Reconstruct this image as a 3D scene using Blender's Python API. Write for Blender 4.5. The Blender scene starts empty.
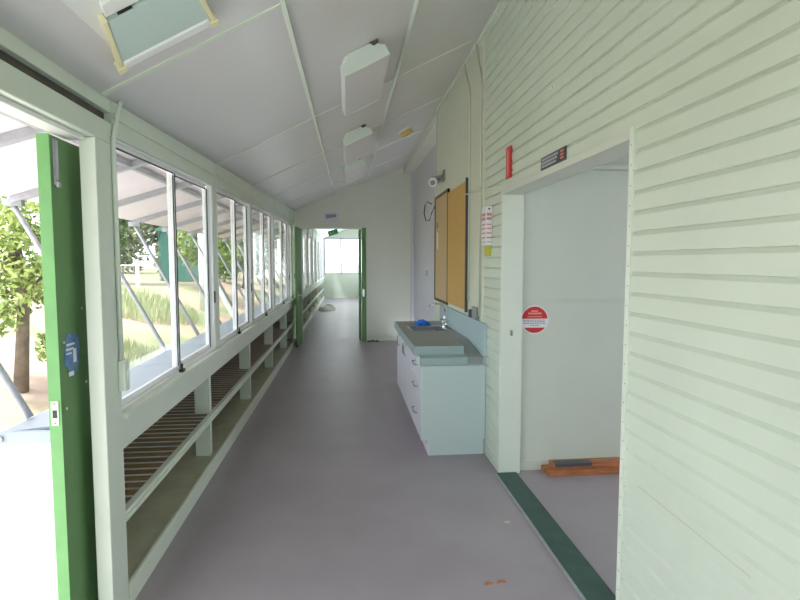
import bpy, bmesh, math, random
from mathutils import Vector, Matrix
random.seed(7)
S = bpy.context.scene
COL = S.collection

# ------------------------------------------------------------------ materials
def lin(c):
    c = c / 255.0
    return c / 12.92 if c <= 0.04045 else ((c + 0.055) / 1.055) ** 2.4

def mat(name, rgb, rough=0.5, metal=0.0, var=0.0, scale=6.0, rgb2=None, bump=0.0, bscale=60.0, spec=0.5, stretch=(1, 1, 1)):
    m = bpy.data.materials.new(name); m.use_nodes = True
    nt = m.node_tree; b = nt.nodes['Principled BSDF']
    col = (lin(rgb[0]), lin(rgb[1]), lin(rgb[2]), 1)
    b.inputs['Base Color'].default_value = col
    b.inputs['Roughness'].default_value = rough
    b.inputs['Metallic'].default_value = metal
    b.inputs['Specular IOR Level'].default_value = spec
    if var > 0 or bump > 0:
        tc = nt.nodes.new('ShaderNodeTexCoord'); mp = nt.nodes.new('ShaderNodeMapping')
        mp.inputs['Scale'].default_value = stretch
        nt.links.new(tc.outputs['Object'], mp.inputs['Vector'])
    if var > 0:
        n = nt.nodes.new('ShaderNodeTexNoise'); n.inputs['Scale'].default_value = scale
        n.inputs['Detail'].default_value = 6; n.inputs['Roughness'].default_value = 0.6
        nt.links.new(mp.outputs['Vector'], n.inputs['Vector'])
        r = nt.nodes.new('ShaderNodeValToRGB')
        r.color_ramp.elements[0].position = 0.3; r.color_ramp.elements[1].position = 0.7
        c2 = rgb2 if rgb2 else tuple(v * (1 - var) for v in rgb)
        r.color_ramp.elements[0].color = (lin(c2[0]), lin(c2[1]), lin(c2[2]), 1)
        r.color_ramp.elements[1].color = col
        nt.links.new(n.outputs['Fac'], r.inputs['Fac'])
        nt.links.new(r.outputs['Color'], b.inputs['Base Color'])
    if bump > 0:
        n2 = nt.nodes.new('ShaderNodeTexNoise'); n2.inputs['Scale'].default_value = bscale
        nt.links.new(mp.outputs['Vector'], n2.inputs['Vector'])
        bp = nt.nodes.new('ShaderNodeBump'); bp.inputs['Strength'].default_value = bump
        bp.inputs['Distance'].default_value = 0.01
        nt.links.new(n2.outputs['Fac'], bp.inputs['Height'])
        nt.links.new(bp.outputs['Normal'], b.inputs['Normal'])
    return m

def glass_mat():
    m = bpy.data.materials.new('window_glass'); m.use_nodes = True
    nt = m.node_tree; nt.nodes.clear()
    o = nt.nodes.new('ShaderNodeOutputMaterial'); mx = nt.nodes.new('ShaderNodeMixShader')
    t = nt.nodes.new('ShaderNodeBsdfTransparent'); t.inputs[0].default_value = (0.93, 0.95, 0.94, 1)
    g = nt.nodes.new('ShaderNodeBsdfGlossy'); g.inputs['Roughness'].default_value = 0.02
    lw = nt.nodes.new('ShaderNodeLayerWeight'); pw = nt.nodes.new('ShaderNodeMath'); pw.operation = 'POWER'; pw.inputs[1].default_value = 5
    f = nt.nodes.new('ShaderNodeMath'); f.operation = 'MULTIPLY_ADD'; f.inputs[1].default_value = 0.5; f.inputs[2].default_value = 0.03
    nt.links.new(lw.outputs['Facing'], pw.inputs[0]); nt.links.new(pw.outputs[0], f.inputs[0])
    nt.links.new(f.outputs[0], mx.inputs[0]); nt.links.new(t.outputs[0], mx.inputs[1])
    nt.links.new(g.outputs[0], mx.inputs[2]); nt.links.new(mx.outputs[0], o.inputs[0])
    return m

M = {}
M['board'] = mat('pale_green_board_paint', (204, 214, 200), 0.38, var=0.035, scale=1.7, bump=0.03, bscale=35)
M['sheet'] = mat('pale_green_sheet_paint', (212, 217, 200), 0.45, var=0.03, scale=1.5)
M['endwall'] = mat('grey_green_wall_paint', (214, 215, 203), 0.5, var=0.03, scale=1.2)
M['lav'] = mat('lavender_grey_paint', (206, 205, 214), 0.45, var=0.02, scale=2)
M['room'] = mat('room_wall_paint', (207, 213, 203), 0.5, var=0.03, scale=1.5)
M['ceil'] = mat('grey_white_ceiling_paint', (224, 221, 223), 0.28, var=0.03, scale=1.1, bump=0.02, bscale=3)
M['trim'] = mat('pale_trim_paint', (220, 228, 216), 0.4, var=0.03, scale=3)
M['white'] = mat('white_gloss_paint', (232, 234, 232), 0.3)
M['alu'] = mat('white_aluminium', (240, 241, 244), 0.3, 0.0)
M['dark_seal'] = mat('dark_rubber_seal', (52, 52, 55), 0.6)
M['dark_brown'] = mat('dark_brown_gap', (96, 90, 84), 0.8, var=0.2, scale=12)
M['glass'] = glass_mat()
M['floor'] = mat('grey_vinyl_floor', (162, 154, 161), 0.40, var=0.06, scale=2.2, bump=0.04, bscale=14)
M['green'] = mat('green_door_paint', (104, 144, 92), 0.6, var=0.05, scale=4)
M['green_lit_edge'] = mat('green_door_edge_lit_tone', (112, 172, 104), 0.4, var=0.08, scale=9)  # door green made lighter, daylight on the leaf edge put into the colour
M['far_green'] = mat('pale_green_far_wall', (200, 211, 195), 0.5, var=0.03, scale=2)
M['thresh'] = mat('dark_green_threshold_paint', (58, 92, 82), 0.5, var=0.2, scale=9)
M['slat'] = mat('brown_timber_slat', (156, 128, 92), 0.6, var=0.35, scale=7, stretch=(1, 9, 9))
M['shelf'] = mat('beige_green_shelf_paint', (202, 204, 180), 0.55, var=0.12, scale=5)
M['rackback'] = mat('olive_rack_back_paint', (190, 188, 170), 0.6, var=0.15, scale=5)
M['tape'] = mat('cream_plastic_edge', (230, 224, 184), 0.5)
M['panel'] = mat('pale_teal_panel', (196, 214, 210), 0.3)
M['endcap'] = mat('pale_end_cap_plastic', (214, 224, 217), 0.35)
M['diff'] = mat('white_diffuser', (228, 224, 226), 0.35)
M['black'] = mat('black_plastic', (28, 28, 30), 0.4)
M['grey'] = mat('grey_plastic', (140, 142, 146), 0.4)
M['steel'] = mat('stainless_steel', (190, 192, 194), 0.22, 1.0, bump=0.02, bscale=120)
M['chrome'] = mat('chrome', (225, 226, 228), 0.08, 1.0)
M['galv'] = mat('galvanised_steel', (176, 177, 186), 0.45, 0.2, var=0.12, scale=20)
M['counter'] = mat('grey_laminate_counter', (150, 156, 152), 0.4, var=0.12, scale=90)
M['ctedge'] = mat('teal_laminate_edge', (156, 178, 178), 0.35)
M['cabend'] = mat('pale_aqua_laminate', (192, 208, 209), 0.35)
M['cabfront'] = mat('white_laminate', (228, 228, 240), 0.3)
M['splash'] = mat('aqua_blue_splashback', (180, 202, 208), 0.25)
M['pin1'] = mat('tan_pinboard_cloth', (202, 178, 136), 0.9, var=0.06, scale=40, bump=0.1, bscale=200)
M['pin2'] = mat('ochre_pinboard_cloth', (206, 168, 102), 0.9, var=0.06, scale=30, bump=0.1, bscale=200)
M['pinframe'] = mat('dark_brown_timber_frame', (84, 54, 38), 0.45)
M['red'] = mat('red_sign', (196, 44, 48), 0.4)
M['redline'] = mat('pale_red_sign_print', (232, 150, 146), 0.4)
M['signdark'] = mat('charcoal_sign', (74, 76, 84), 0.4)
M['signtext'] = mat('pale_sign_print', (176, 178, 186), 0.4)
M['paper'] = mat('white_paper', (228, 228, 232), 0.7)
M['print'] = mat('grey_violet_print', (140, 138, 156), 0.7)
M['pinkprint'] = mat('red_label_print', (208, 136, 132), 0.5)
M['yellow'] = mat('yellow_tag', (190, 186, 52), 0.5)
M['smoke'] = mat('yellowed_plastic', (214, 190, 110), 0.5)
M['blue'] = mat('blue_cloth', (36, 108, 214), 0.8)
M['sticker'] = mat('blue_sticker', (60, 104, 164), 0.5, var=0.3, scale=30, rgb2=(120, 150, 190))
M['exit'] = mat('green_exit_sign', (70, 200, 130), 0.4)
M['timber'] = mat('red_brown_timber', (200, 128, 84), 0.55, var=0.3, scale=5, stretch=(2, 14, 14))
M['cloth'] = mat('off_white_plastic_sheet', (214, 214, 204), 0.6)
M['awning'] = mat('awning_white_sheet', (238, 226, 234), 0.6, var=0.05, scale=3)
M['ledge'] = mat('blue_grey_sheet_metal', (172, 180, 194), 0.5, var=0.08, scale=3)
M['concrete'] = mat('pale_concrete', (214, 210, 202), 0.85, var=0.08, scale=3)
M['leaf'] = mat('leaf_green', (112, 134, 78), 0.6, var=0.5, scale=2.5, rgb2=(70, 96, 52))
M['leaf2'] = mat('leaf_yellow_green', (158, 170, 96), 0.6, var=0.5, scale=2.5, rgb2=(82, 110, 46))
M['leaf3'] = mat('leaf_dull_olive', (132, 140, 108), 0.6, var=0.4, scale=1.5, rgb2=(92, 104, 76))
M['bark'] = mat('grey_bark', (120, 108, 94), 0.9, var=0.3, scale=8)
M['grass'] = mat('grass_blades', (150, 168, 116), 0.7, var=0.4, scale=3, rgb2=(176, 170, 140))
M['shed'] = mat('teal_sheet_metal', (74, 126, 116), 0.5)
M['house'] = mat('white_house_paint', (236, 236, 234), 0.7)
M['fence'] = mat('white_fence_paint', (220, 220, 222), 0.5)
M['hidden'] = mat('plain_white_wall', (224, 224, 220), 0.6)

def ground_mat():
    m = mat('dry_grass_ground', (150, 132, 100), 0.95, bump=0.4, bscale=12)
    nt = m.node_tree; b = nt.nodes['Principled BSDF']
    tc = nt.nodes.new('ShaderNodeTexCoord')
    n = nt.nodes.new('ShaderNodeTexNoise'); n.inputs['Scale'].default_value = 0.55; n.inputs['Detail'].default_value = 8
    r = nt.nodes.new('ShaderNodeValToRGB')
    e = r.color_ramp.elements
    e[0].position = 0.38; e[0].color = (lin(112), lin(120), lin(84), 1)
    e[1].position = 0.56; e[1].color = (lin(148), lin(128), lin(114), 1)
    k = e.new(0.48); k.color = (lin(140), lin(132), lin(104), 1)
    nt.links.new(tc.outputs['Object'], n.inputs['Vector']); nt.links.new(n.outputs['Fac'], r.inputs['Fac'])
    nt.links.new(r.outputs['Color'], b.inputs['Base Color'])
    return m
M['ground'] = ground_mat()

# ------------------------------------------------------------------ mesh builder
class MB:
    def __init__(s): s.bm = bmesh.new(); s.mats = []
    def mi(s, m):
        if m not in s.mats: s.mats.append(m)
        return s.mats.index(m)
    def hexa(s, p, m=None):
        v = [s.bm.verts.new(q) for q in p]
        i = s.mi(m) if m else 0
        for f in ((0, 3, 2, 1), (4, 5, 6, 7), (0, 1, 5, 4), (1, 2, 6, 5), (2, 3, 7, 6), (3, 0, 4, 7)):
            fc = s.bm.faces.new([v[k] for k in f]); fc.material_index = i
        return s
    def box(s, x0, x1, y0, y1, z0, z1, m=None):
        return s.hexa([(x0, y0, z0), (x1, y0, z0), (x1, y1, z0), (x0, y1, z0), (x0, y0, z1), (x1, y0, z1), (x1, y1, z1), (x0, y1, z1)], m)
    def prism(s, a, b, m=None, cap=True):
        va = [s.bm.verts.new(q) for q in a]; vb = [s.bm.verts.new(q) for q in b]; n = len(a); i = s.mi(m) if m else 0
        for k in range(n):
            f = s.bm.faces.new((va[k], va[(k + 1) % n], vb[(k + 1) % n], vb[k])); f.material_index = i
        if cap:
            s.bm.faces.new(va[::-1]).material_index = i; s.bm.faces.new(vb).material_index = i
        return s
    def bar(s, p, q, w, h, up=(0, 0, 1), m=None):
        p = Vector(p); q = Vector(q); d = (q - p).normalized(); u = Vector(up)
        sx = d.cross(u).normalized() * w / 2; sz = sx.cross(d).normalized() * h / 2
        c = [-sx - sz, sx - sz, sx + sz, -sx + sz]
        return s.prism([p + k for k in c], [q + k for k in c], m)
    def tube(s, pts, r, n=10, m=None, closed=False):
        pts = [Vector(p) for p in pts]; rings = []; i = s.mi(m) if m else 0
        N = len(pts)
        for k in range(N):
            if closed: d = pts[(k + 1) % N] - pts[k - 1]
            else: d = pts[min(k + 1, N - 1)] - pts[max(k - 1, 0)]
            d.normalize()
            a = Vector((0, 0, 1)) if abs(d.z) < 0.9 else Vector((1, 0, 0))
            x = d.cross(a).normalized(); y = x.cross(d).normalized()
            rr = r[k] if isinstance(r, (list, tuple)) else r
            rings.append([s.bm.verts.new(pts[k] + x * math.cos(2 * math.pi * j / n) * rr + y * math.sin(2 * math.pi * j / n) * rr) for j in range(n)])
        for k in range(N if closed else N - 1):
            A = rings[k]; B = rings[(k + 1) % N]
            for j in range(n):
                f = s.bm.faces.new((A[j], A[(j + 1) % n], B[(j + 1) % n], B[j])); f.smooth = True; f.material_index = i
        if not closed:
            s.bm.faces.new(rings[0][::-1]).material_index = i; s.bm.faces.new(rings[-1]).material_index = i
        return s
    def disc(s, c, axis, r, t, n=32, m=None, sx=1.0):
        c = Vector(c); a = Vector(axis).normalized()
        k = Vector((0, 0, 1)) if abs(a.z) < 0.9 else Vector((1, 0, 0))
        x = a.cross(k).normalized(); y = x.cross(a).normalized()
        ring = [c + x * math.cos(2 * math.pi * j / n) * r * sx + y * math.sin(2 * math.pi * j / n) * r for j in range(n)]
        return s.prism(ring, [q + a * t for q in ring], m)
    def quad(s, a, b, c, d, m=None):
        f = s.bm.faces.new([s.bm.verts.new(q) for q in (a, b, c, d)]); f.material_index = s.mi(m) if m else 0
        return s
    def build(s, name, m, parent=None, bevel=0.0, kind=None, label=None, cat=None, group=None):
        if not s.mats: s.mats = [m]
        bmesh.ops.recalc_face_normals(s.bm, faces=s.bm.faces)
        if parent is not None: off = Vector(WL[parent.name])
        else:
            xs = [v.co.x for v in s.bm.verts]; ys = [v.co.y for v in s.bm.verts]; zs = [v.co.z for v in s.bm.verts]
            off = Vector(((min(xs) + max(xs)) / 2, (min(ys) + max(ys)) / 2, min(zs)))
        for v in s.bm.verts: v.co -= off
        me = bpy.data.meshes.new(name); s.bm.to_mesh(me); s.bm.free()
        for q in s.mats: me.materials.append(q)
        o = bpy.data.objects.new(name, me); COL.objects.link(o)
        if parent is not None: o.parent = parent
        else: o.location = off
        WL[o.name] = off
        if bevel > 0:
            b = o.modifiers.new('Bevel', 'BEVEL'); b.width = bevel; b.segments = 2; b.limit_method = 'ANGLE'
        if kind: o['kind'] = kind
        if label: o['label'] = label
        if cat: o['category'] = cat
        if group: o['group'] = group
        return o
WL = {}
def thing(name, loc, label, cat, group=None, kind=None):
    o = bpy.data.objects.new(name, None); COL.objects.link(o); o.location = loc
    o.empty_display_size = 0.1
    WL[o.name] = Vector(loc)
    o['label'] = label; o['category'] = cat
    if group: o['group'] = group
    if kind: o['kind'] = kind
    return o
def struct(mb, name, m, label, cat, bevel=0.0, parent=None):
    return mb.build(name, m, parent, bevel, 'structure', label, cat)
def cpy(o, loc, label, **kw):
    r = o.copy(); COL.objects.link(r); r.location = loc; r['label'] = label
    for c in o.children:
        k = c.copy(); COL.objects.link(k); k.parent = r
        for g in c.children:
            q = g.copy(); COL.objects.link(q); q.parent = k
    return r

# ------------------------------------------------------------------ layout
XL = -1.0      # inner face of the window side
XR = 1.10      # inner face of the boarded wall
YE = 10.35     # end wall
YF = 23.0      # far wall of the next room
Y0 = -4.0      # behind the camera
def zl(Y): return 2.24 + 0.037 * (min(max(Y, 2.4), 11.0) - 2.4)
def cz(X, Y): return zl(Y) + (3.38 - zl(Y)) / 2.1 * (X + 1.0)
def head(Y): return 2.09 + 0.022 * (min(max(Y, 2.4), 11.0) - 2.4)     # window head line

# floor
f = MB(); f.box(-1.12, 1.10, Y0, YE, -0.06, 0); f.box(-1.12, 1.10, YE, YF, -0.06, 0); f.box(1.10, 5.2, -0.5, 3.9, -0.06, 0)
struct(f, 'floor', M['floor'], 'grey vinyl floor running the length of the corridor', 'floor')

# ceiling
c = MB()
ys = [Y0, 0, 2.4] + [2.4 + 0.43 * k for k in range(1, 20)] + [11.0, 15, YF]; xs_ = [-1.14 + 2.56 * k / 10 for k in range(11)]
top = [[c.bm.verts.new((x, y, cz(x, y) + .04)) for x in xs_] for y in ys]; low = [[c.bm.verts.new((x, y, cz(x, y))) for x in xs_] for y in ys]
for a in range(len(ys) - 1):
    for b in range(10):
        c.bm.faces.new((top[a][b], top[a][b + 1], top[a + 1][b + 1], top[a + 1][b]))
        c.bm.faces.new((low[a][b], low[a + 1][b], low[a + 1][b + 1], low[a][b + 1])).smooth = True
    c.bm.faces.new((low[a][0], top[a][0], top[a + 1][0], low[a + 1][0])); c.bm.faces.new((low[a][10], low[a + 1][10], top[a + 1][10], top[a][10]))
for b in range(10):
    c.bm.faces.new((low[0][b], low[0][b + 1], top[0][b + 1], top[0][b])); c.bm.faces.new((low[-1][b], top[-1][b], top[-1][b + 1], low[-1][b + 1]))
CE = struct(c, 'ceiling', M['ceil'], 'sloping grey white sheet ceiling above the corridor', 'ceiling')
def strip(name, x0, y0, x1, y1, w, h, lab):
    m = MB(); n = 40 if abs(y1 - y0) > 1 else 10
    for k in range(n):
        a = k / n; b = (k + 1) / n
        P = Vector((x0 + (x1 - x0) * a, y0 + (y1 - y0) * a, 0)); Q = Vector((x0 + (x1 - x0) * b, y0 + (y1 - y0) * b, 0))
        P.z = cz(P.x, P.y) - h / 2 + 0.001; Q.z = cz(Q.x, Q.y) - h / 2 + 0.001
        m.bar(P, Q, w, h)
    return struct(m, name, M['trim'], lab, 'cover strip')
strip('trim_1', -0.27, 0.2, -0.22, YE - 0.002, 0.022, 0.014, 'long thin cover strip on the ceiling left of the lights')
strip('trim_2', 0.40, 0.2, 0.39, YE - 0.002, 0.022, 0.014, 'long thin cover strip on the ceiling right of the lights')
i = 3
for y, w in ((2.35, 'nearest the camera'), (4.32, 'above the first window post'), (5.85, 'above the second window post'), (7.3, 'above the third window post'), (8.8, 'nearest the end wall')):
    strip('trim_%d' % i, -0.995, y, XR - 0.005, y + 0.03, 0.03, 0.008, 'flat cross strip over a ceiling joint ' + w); i += 1
# cornice bead along the boarded wall
m = MB()
for a, b in ((Y0, 4.25), (4.25, 6.5)):
    m.bar((XR - 0.012, a, cz(XR, a) - 0.02), (XR - 0.012, b, cz(XR, b) - 0.02), 0.022, 0.03)
struct(m, 'trim_%d' % i, M['trim'], 'narrow bead where the boarded wall meets the ceiling', 'cornice'); i += 1

# ---------------------------------------------------------------- right wall: lapped boards
PITCH = 0.0776; ZB = 1.511 - 19 * PITCH
D0, D1, DH = 1.99, 3.715, 2.05
def boards(mb, y0, y1, za, zb):
    k = math.floor((za - ZB) / PITCH) - 1
    while True:
        z0 = ZB + k * PITCH; z1 = z0 + PITCH; k += 1
        if z0 >= zb: break
        lo, hi = max(z0, za), min(z1, zb)
        if hi - lo < 0.003: continue
        prof = [(0.012, z0), (0.0, z0 + 0.0025), (0.0, z1 - 0.0155), (0.012, z1)]
        def dep(z):
            for (d0, a0), (d1, a1) in zip(prof[:-1], prof[1:]):
                if a0 - 1e-6 <= z <= a1 + 1e-6: return d0 + (d1 - d0) * (z - a0) / (a1 - a0)
        pts = [(XR + dep(lo), lo)] + [(XR + d_, z_) for d_, z_ in prof if lo + 1e-4 < z_ < hi - 1e-4] + [(XR + dep(hi), hi)]
        pts += [(XR + 0.03, hi), (XR + 0.03, lo)]
        mb.prism([(x, y0, z) for x, z in pts], [(x, y1, z) for x, z in pts])
w = MB(); w.mi(M['board'])
boards(w, Y0, D0, 0.0, 3.40); boards(w, D1, 4.20, 0.0, 3.40); boards(w, D0, D1, DH, 3.40)
w.box(XR + 0.03, XR + 0.15, Y0, D0 - 0.001, 0, 3.42); w.box(XR + 0.03, XR + 0.15, D1, 4.20, 0, 3.42); w.box(XR + 0.03, XR + 0.15, D0 - 0.001, D1, DH, 3.42)
w.bar((XR - .0002, 1.30, .684), (XR - .0002, 1.87, .697), .0008, .0022, m=M['rackback'])
struct(w, 'wall_right', M['board'], 'pale green lapped board wall with a wide doorway', 'wall')
# jamb and head lining of the doorway
m = MB(); m.mi(M['trim'])
m.box(XR - 0.006, XR + 0.15, D0 - 0.022, D0 + 0.006, 0, DH + 0.02)
for k in range(26): m.disc((XR - 0.0055, D0 - 0.010 + .003 * math.sin(k * 2.3), .06 + k * .0776), (-1, 0, 0), .0024, .0012, 8, M['dark_brown'])
struct(m, 'trim_%d' % i, M['trim'], 'nail marked timber edge of the doorway nearest the camera', 'jamb', 0.0); i += 1
m = MB(); m.box(XR - 0.004, XR + 0.155, D1 - 0.02, D1 + 0.012, 0, DH + 0.012)
struct(m, 'trim_%d' % i, M['trim'], 'flat pale jamb of the doorway beside the sink bench', 'jamb', 0.002); i += 1
m = MB(); m.box(XR - 0.006, XR + 0.15, D0 + 0.006, D1 - 0.02, DH - 0.025, DH + 0.012)
struct(m, 'trim_%d' % i, M['room'], 'pale lining across the top of the doorway', 'door head', 0.002); i += 1
# smooth sheeted wall with corner strip
m = MB(); m.box(XR, XR + 0.13, 4.235, 6.55, 0, 3.42)
struct(m, 'wall_right_sheeted', M['sheet'], 'smooth pale wall section behind the sink bench', 'wall')
m = MB(); m.box(XR - 0.012, XR + 0.13, 4.20, 4.235, 0, 3.40)
struct(m, 'trim_%d' % i, M['sheet'], 'vertical corner strip between boarded and smooth wall', 'trim', 0.002); i += 1
m = MB(); m.box(XR - 0.008, XR + 0.0, 6.515, 6.55, 0, 3.4)
struct(m, 'trim_%d' % i, M['trim'], 'vertical edge strip at the far end of the smooth wall', 'trim', 0.002); i += 1
# recessed lavender wall, its jamb and the beam above
m = MB(); m.box(1.30, 1.42, 6.55, YE, 0, 3.46)
struct(m, 'wall_right_recessed', M['lav'], 'recessed lavender grey wall beyond the pinboards', 'wall')
m = MB(); m.box(1.245, 1.2995, YE - 0.10, YE, 0, 3.25)
struct(m, 'trim_%d' % i, M['lav'], 'pale upright at the far end of the recessed wall', 'trim', 0.003); i += 1
m = MB(); m.box(1.10, 1.2995, 6.551, YE, 3.26, 3.40)
struct(m, 'trim_%d' % i, M['endwall'], 'beam along the top of the recessed wall', 'beam', 0.004); i += 1

# end wall with doorway
EX0, EX1, EH = -0.865, 0.285, 2.21
def toppoly(x0, x1, y, z0):
    return [(x0, y, z0), (x1, y, z0), (x1, y, cz(x1, y)), (x0, y, cz(x0, y))]
m = MB()
for x0, x1, z0 in ((-1.02, EX0, 0), (EX0, EX1, EH), (EX1, 1.42, 0)):
    a = toppoly(x0, x1, YE, z0); m.prism(a, [(p[0], p[1] + 0.1, p[2]) for p in a])
struct(m, 'wall_end', M['endwall'], 'plain grey green wall across the end of the corridor', 'wall')
m = MB(); m.box(EX1 + .09, 1.244, YE - 0.012, YE, 0, 0.05)
struct(m, 'baseboard_end', M['trim'], 'low skirting along the end wall', 'skirting', 0.002)
m = MB(); m.box(EX0 - 0.005, EX1 + 0.06, YE - 0.015, YE + 0.1, EH - 0.02, EH + 0.015)
struct(m, 'trim_%d' % i, M['trim'], 'thin head of the doorway in the end wall', 'door head', 0.002); i += 1
m = MB(); m.box(EX1, EX1 + 0.085, YE - 0.03, YE + 0.11, 0, EH)
struct(m, 'trim_%d' % i, M['green'], 'green upright on the right of the end doorway', 'jamb', 0.004); i += 1

# ---------------------------------------------------------------- side room behind the doorway
m = MB(); m.box(XR + 0.15, 4.0, 3.75, 3.87, 0, 2.7)
struct(m, 'wall_room_back', M['room'], 'pale sheet wall seen through the wide doorway', 'wall')
m = MB(); m.box(XR + 0.155, 4.0, 3.742, 3.75, 1.250, 1.262); m.box(XR + 0.155, 4.0, 3.743, 3.75, 1.275, 1.281)
struct(m, 'trim_%d' % i, M['room'], 'thin horizontal joint strip above the round red sign', 'trim'); i += 1
m = MB(); m.box(1.72, 4.0, 3.69, 3.75, 2.215, 2.245)
struct(m, 'trim_%d' % i, M['room'], 'horizontal strip high on the side room wall', 'trim'); i += 1
m = MB(); m.box(XR + 0.155, 4.0, 3.738, 3.75, 0, 0.075)
struct(m, 'baseboard_room', M['room'], 'low skirting behind the timber pile', 'skirting', 0.002)
m = MB(); m.box(XR + 0.15, 5.2, -0.5, 3.9, 2.72, 2.78)
struct(m, 'ceiling_room', M['ceil'], 'flat ceiling of the side room', 'ceiling')
m = MB(); m.box(XR + 0.15, 5.2, -0.6, -0.5, 0, 2.8)
struct(m, 'wall_room_front', M['room'], 'side room wall on the camera side', 'wall')
m = MB(); m.box(5.1, 5.2, -0.5, 0.7, 0, 2.72); m.box(5.1, 5.2, 2.9, 3.9, 0, 2.72); m.box(5.1, 5.2, 0.7, 2.9, 0, 0.8); m.box(5.1, 5.2, 0.7, 2.9, 2.3, 2.72)  # opening out of view, added to let daylight into the side room
struct(m, 'wall_room_side', M['room'], 'side room wall with an unseen opening added to let daylight in', 'wall')

m = MB(); m.box(XR - 0.02, XR + 0.125, D0 + 0.008, D1 - 0.022, 0.0, 0.012, M['thresh']); m.box(XR - 0.035, XR - 0.02, D0 + 0.008, D1 - 0.022, 0.0, 0.010, M['galv'])
m.build('threshold_strip', M['thresh'], None, 0.003, None, 'dark green painted threshold strip across the wide doorway floor', 'threshold')

# timber pile: four boards
tb = [(1.44, 2.9, 3.605, 3.665, 0.0, 0.042), (1.43, 2.9, 3.672, 3.732, 0.0, 0.042), (1.485, 2.9, 3.635, 3.725, 0.043, 0.082)]
tl = ['red brown board at the front of the timber pile', 'red brown board at the bottom against the wall skirting', 'red brown board on top of the timber pile with a dark end']
for b, l in zip(tb, tl):
    m = MB(); m.box(*b)
    o = m.build('timber_board', M['timber'], None, 0.002, None, l, 'board', 'timber boards on the side room floor')
m = MB(); m.box(1.50, 1.78, 3.634, 3.70, 0.0822, 0.0832); m.box(1.50, 1.78, 3.633, 3.6348, .058, .0822)
m.build('dark_stain_patch', M['signdark'], o)

# round red sign
r = thing('round_sign', (1.365, 3.742, 1.03), 'round red and white warning sign on the side room wall', 'sign')
r_c = (1.365, 3.750, 1.128)
m = MB(); m.disc(r_c, (0, -1, 0), 0.106, 0.004); m.build('sign_rim', M['paper'], r)
m = MB()
def arcpoly(R, z0, z1, y):
    pts = []
    for k in range(25):
        z = z0 + (z1 - z0) * k / 24; pts.append((math.sqrt(max(R * R - z * z, 0)), z))
    return [(r_c[0] + x, y, r_c[2] + z) for x, z in pts] + [(r_c[0] - x, y, r_c[2] + z) for x, z in reversed(pts)]
for z0, z1 in ((0.008, 0.0965), (-0.0965, -0.058)):
    a = arcpoly(0.097, z0, z1, 3.7458)
    a2 = []
    for q in a:
        if not a2 or (Vector(q) - Vector(a2[-1])).length > 1e-4: a2.append(q)
    m.prism(a2, [(q[0], q[1] - 0.002, q[2]) for q in a2])
m.build('red_field', M['red'], r)
m = MB()
for (dx, dz, wd, h) in ((-0.002, 0.058, 0.05, 0.011), (0, 0.040, 0.10, 0.013), (0, 0.020, 0.11, 0.006)):
    m.box(r_c[0] + dx - wd / 2, r_c[0] + dx + wd / 2, 3.7425, 3.7438, r_c[2] + dz, r_c[2] + dz + h)
m.build('white_print', M['redline'], r)
m = MB()
for dz, wd in ((-0.006, .17), (-0.018, .165), (-0.030, .16), (-0.044, .07)):
    x = r_c[0] - wd / 2
    while x < r_c[0] + wd / 2 - 0.01:
        l = random.uniform(0.008, 0.022); l = min(l, r_c[0] + wd / 2 - x)
        m.box(x, x + l, 3.7448, 3.7462, r_c[2] + dz, r_c[2] + dz + 0.006); x += l + 0.004
m.build('small_print', M['print'], r)
# small cable clip on jamb
m = MB(); m.box(1.168, 1.182, D1 - 0.032, D1 - 0.02, 1.02, 1.06)
m.build('latch_plate', M['grey'], None, 0.001, None, 'small grey latch plate on the doorway jamb', 'latch')

# ---------------------------------------------------------------- signs on the boarded wall
r = thing('wall_sign', (XR - 0.004, 2.775, 2.062), 'charcoal name sign with a small red square above the doorway', 'sign')
m = MB(); m.box(XR - 0.008, XR - 0.0005, 2.605, 2.945, 2.064, 2.132); m.build('sign_plate', M['signdark'], r, 0.001)
m = MB(); m.box(XR - 0.0095, XR - 0.008, 2.608, 2.675, 2.068, 2.128); m.build('red_square', M['pinframe'], r)
m = MB()
for zz, ya, yb in ((2.110, 2.70, 2.92), (2.092, 2.70, 2.93), (2.074, 2.72, 2.92)):
    y = yb
    while y > ya + 0.01:
        l = random.uniform(0.015, 0.035); m.box(XR - 0.0095, XR - 0.008, max(y - l, ya), y, zz, zz + 0.011); y -= l + 0.007
m.build('worn_print', M['signtext'], r)
m = MB()
for (a, b) in ((2.075, 2.085), (2.092, 2.102), (2.109, 2.12)): m.box(XR - 0.0108, XR - 0.0095, 2.622, 2.662, a, b)
m.build('red_print', M['pinkprint'], r)
m = MB(); m.box(XR - 0.007, XR - 0.0005, 2.948, 2.958, 2.06, 2.134); m.build('white_edge', M['paper'], r)
r = thing('fire_sign', (XR - 0.02, 3.55, 2.11), 'narrow upright red sign beside the top of the doorway', 'sign')
m = MB(); m.box(XR - 0.012, XR - 0.0005, 3.50, 3.60, 2.115, 2.325); m.build('sign_plate', M['red'], r, 0.002)
m = MB(); m.box(XR - 0.0135, XR - 0.012, 3.545, 3.562, 2.135, 2.305); m.build('pale_print', M['redline'], r)
for z in (2.16, 2.22, 2.30):
    m = MB(); m.box(XR - 0.014, XR - 0.0005, 3.486, 3.502, z - 0.008, z + 0.008); m.build('clip', M['red'], r, 0.002)

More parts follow.
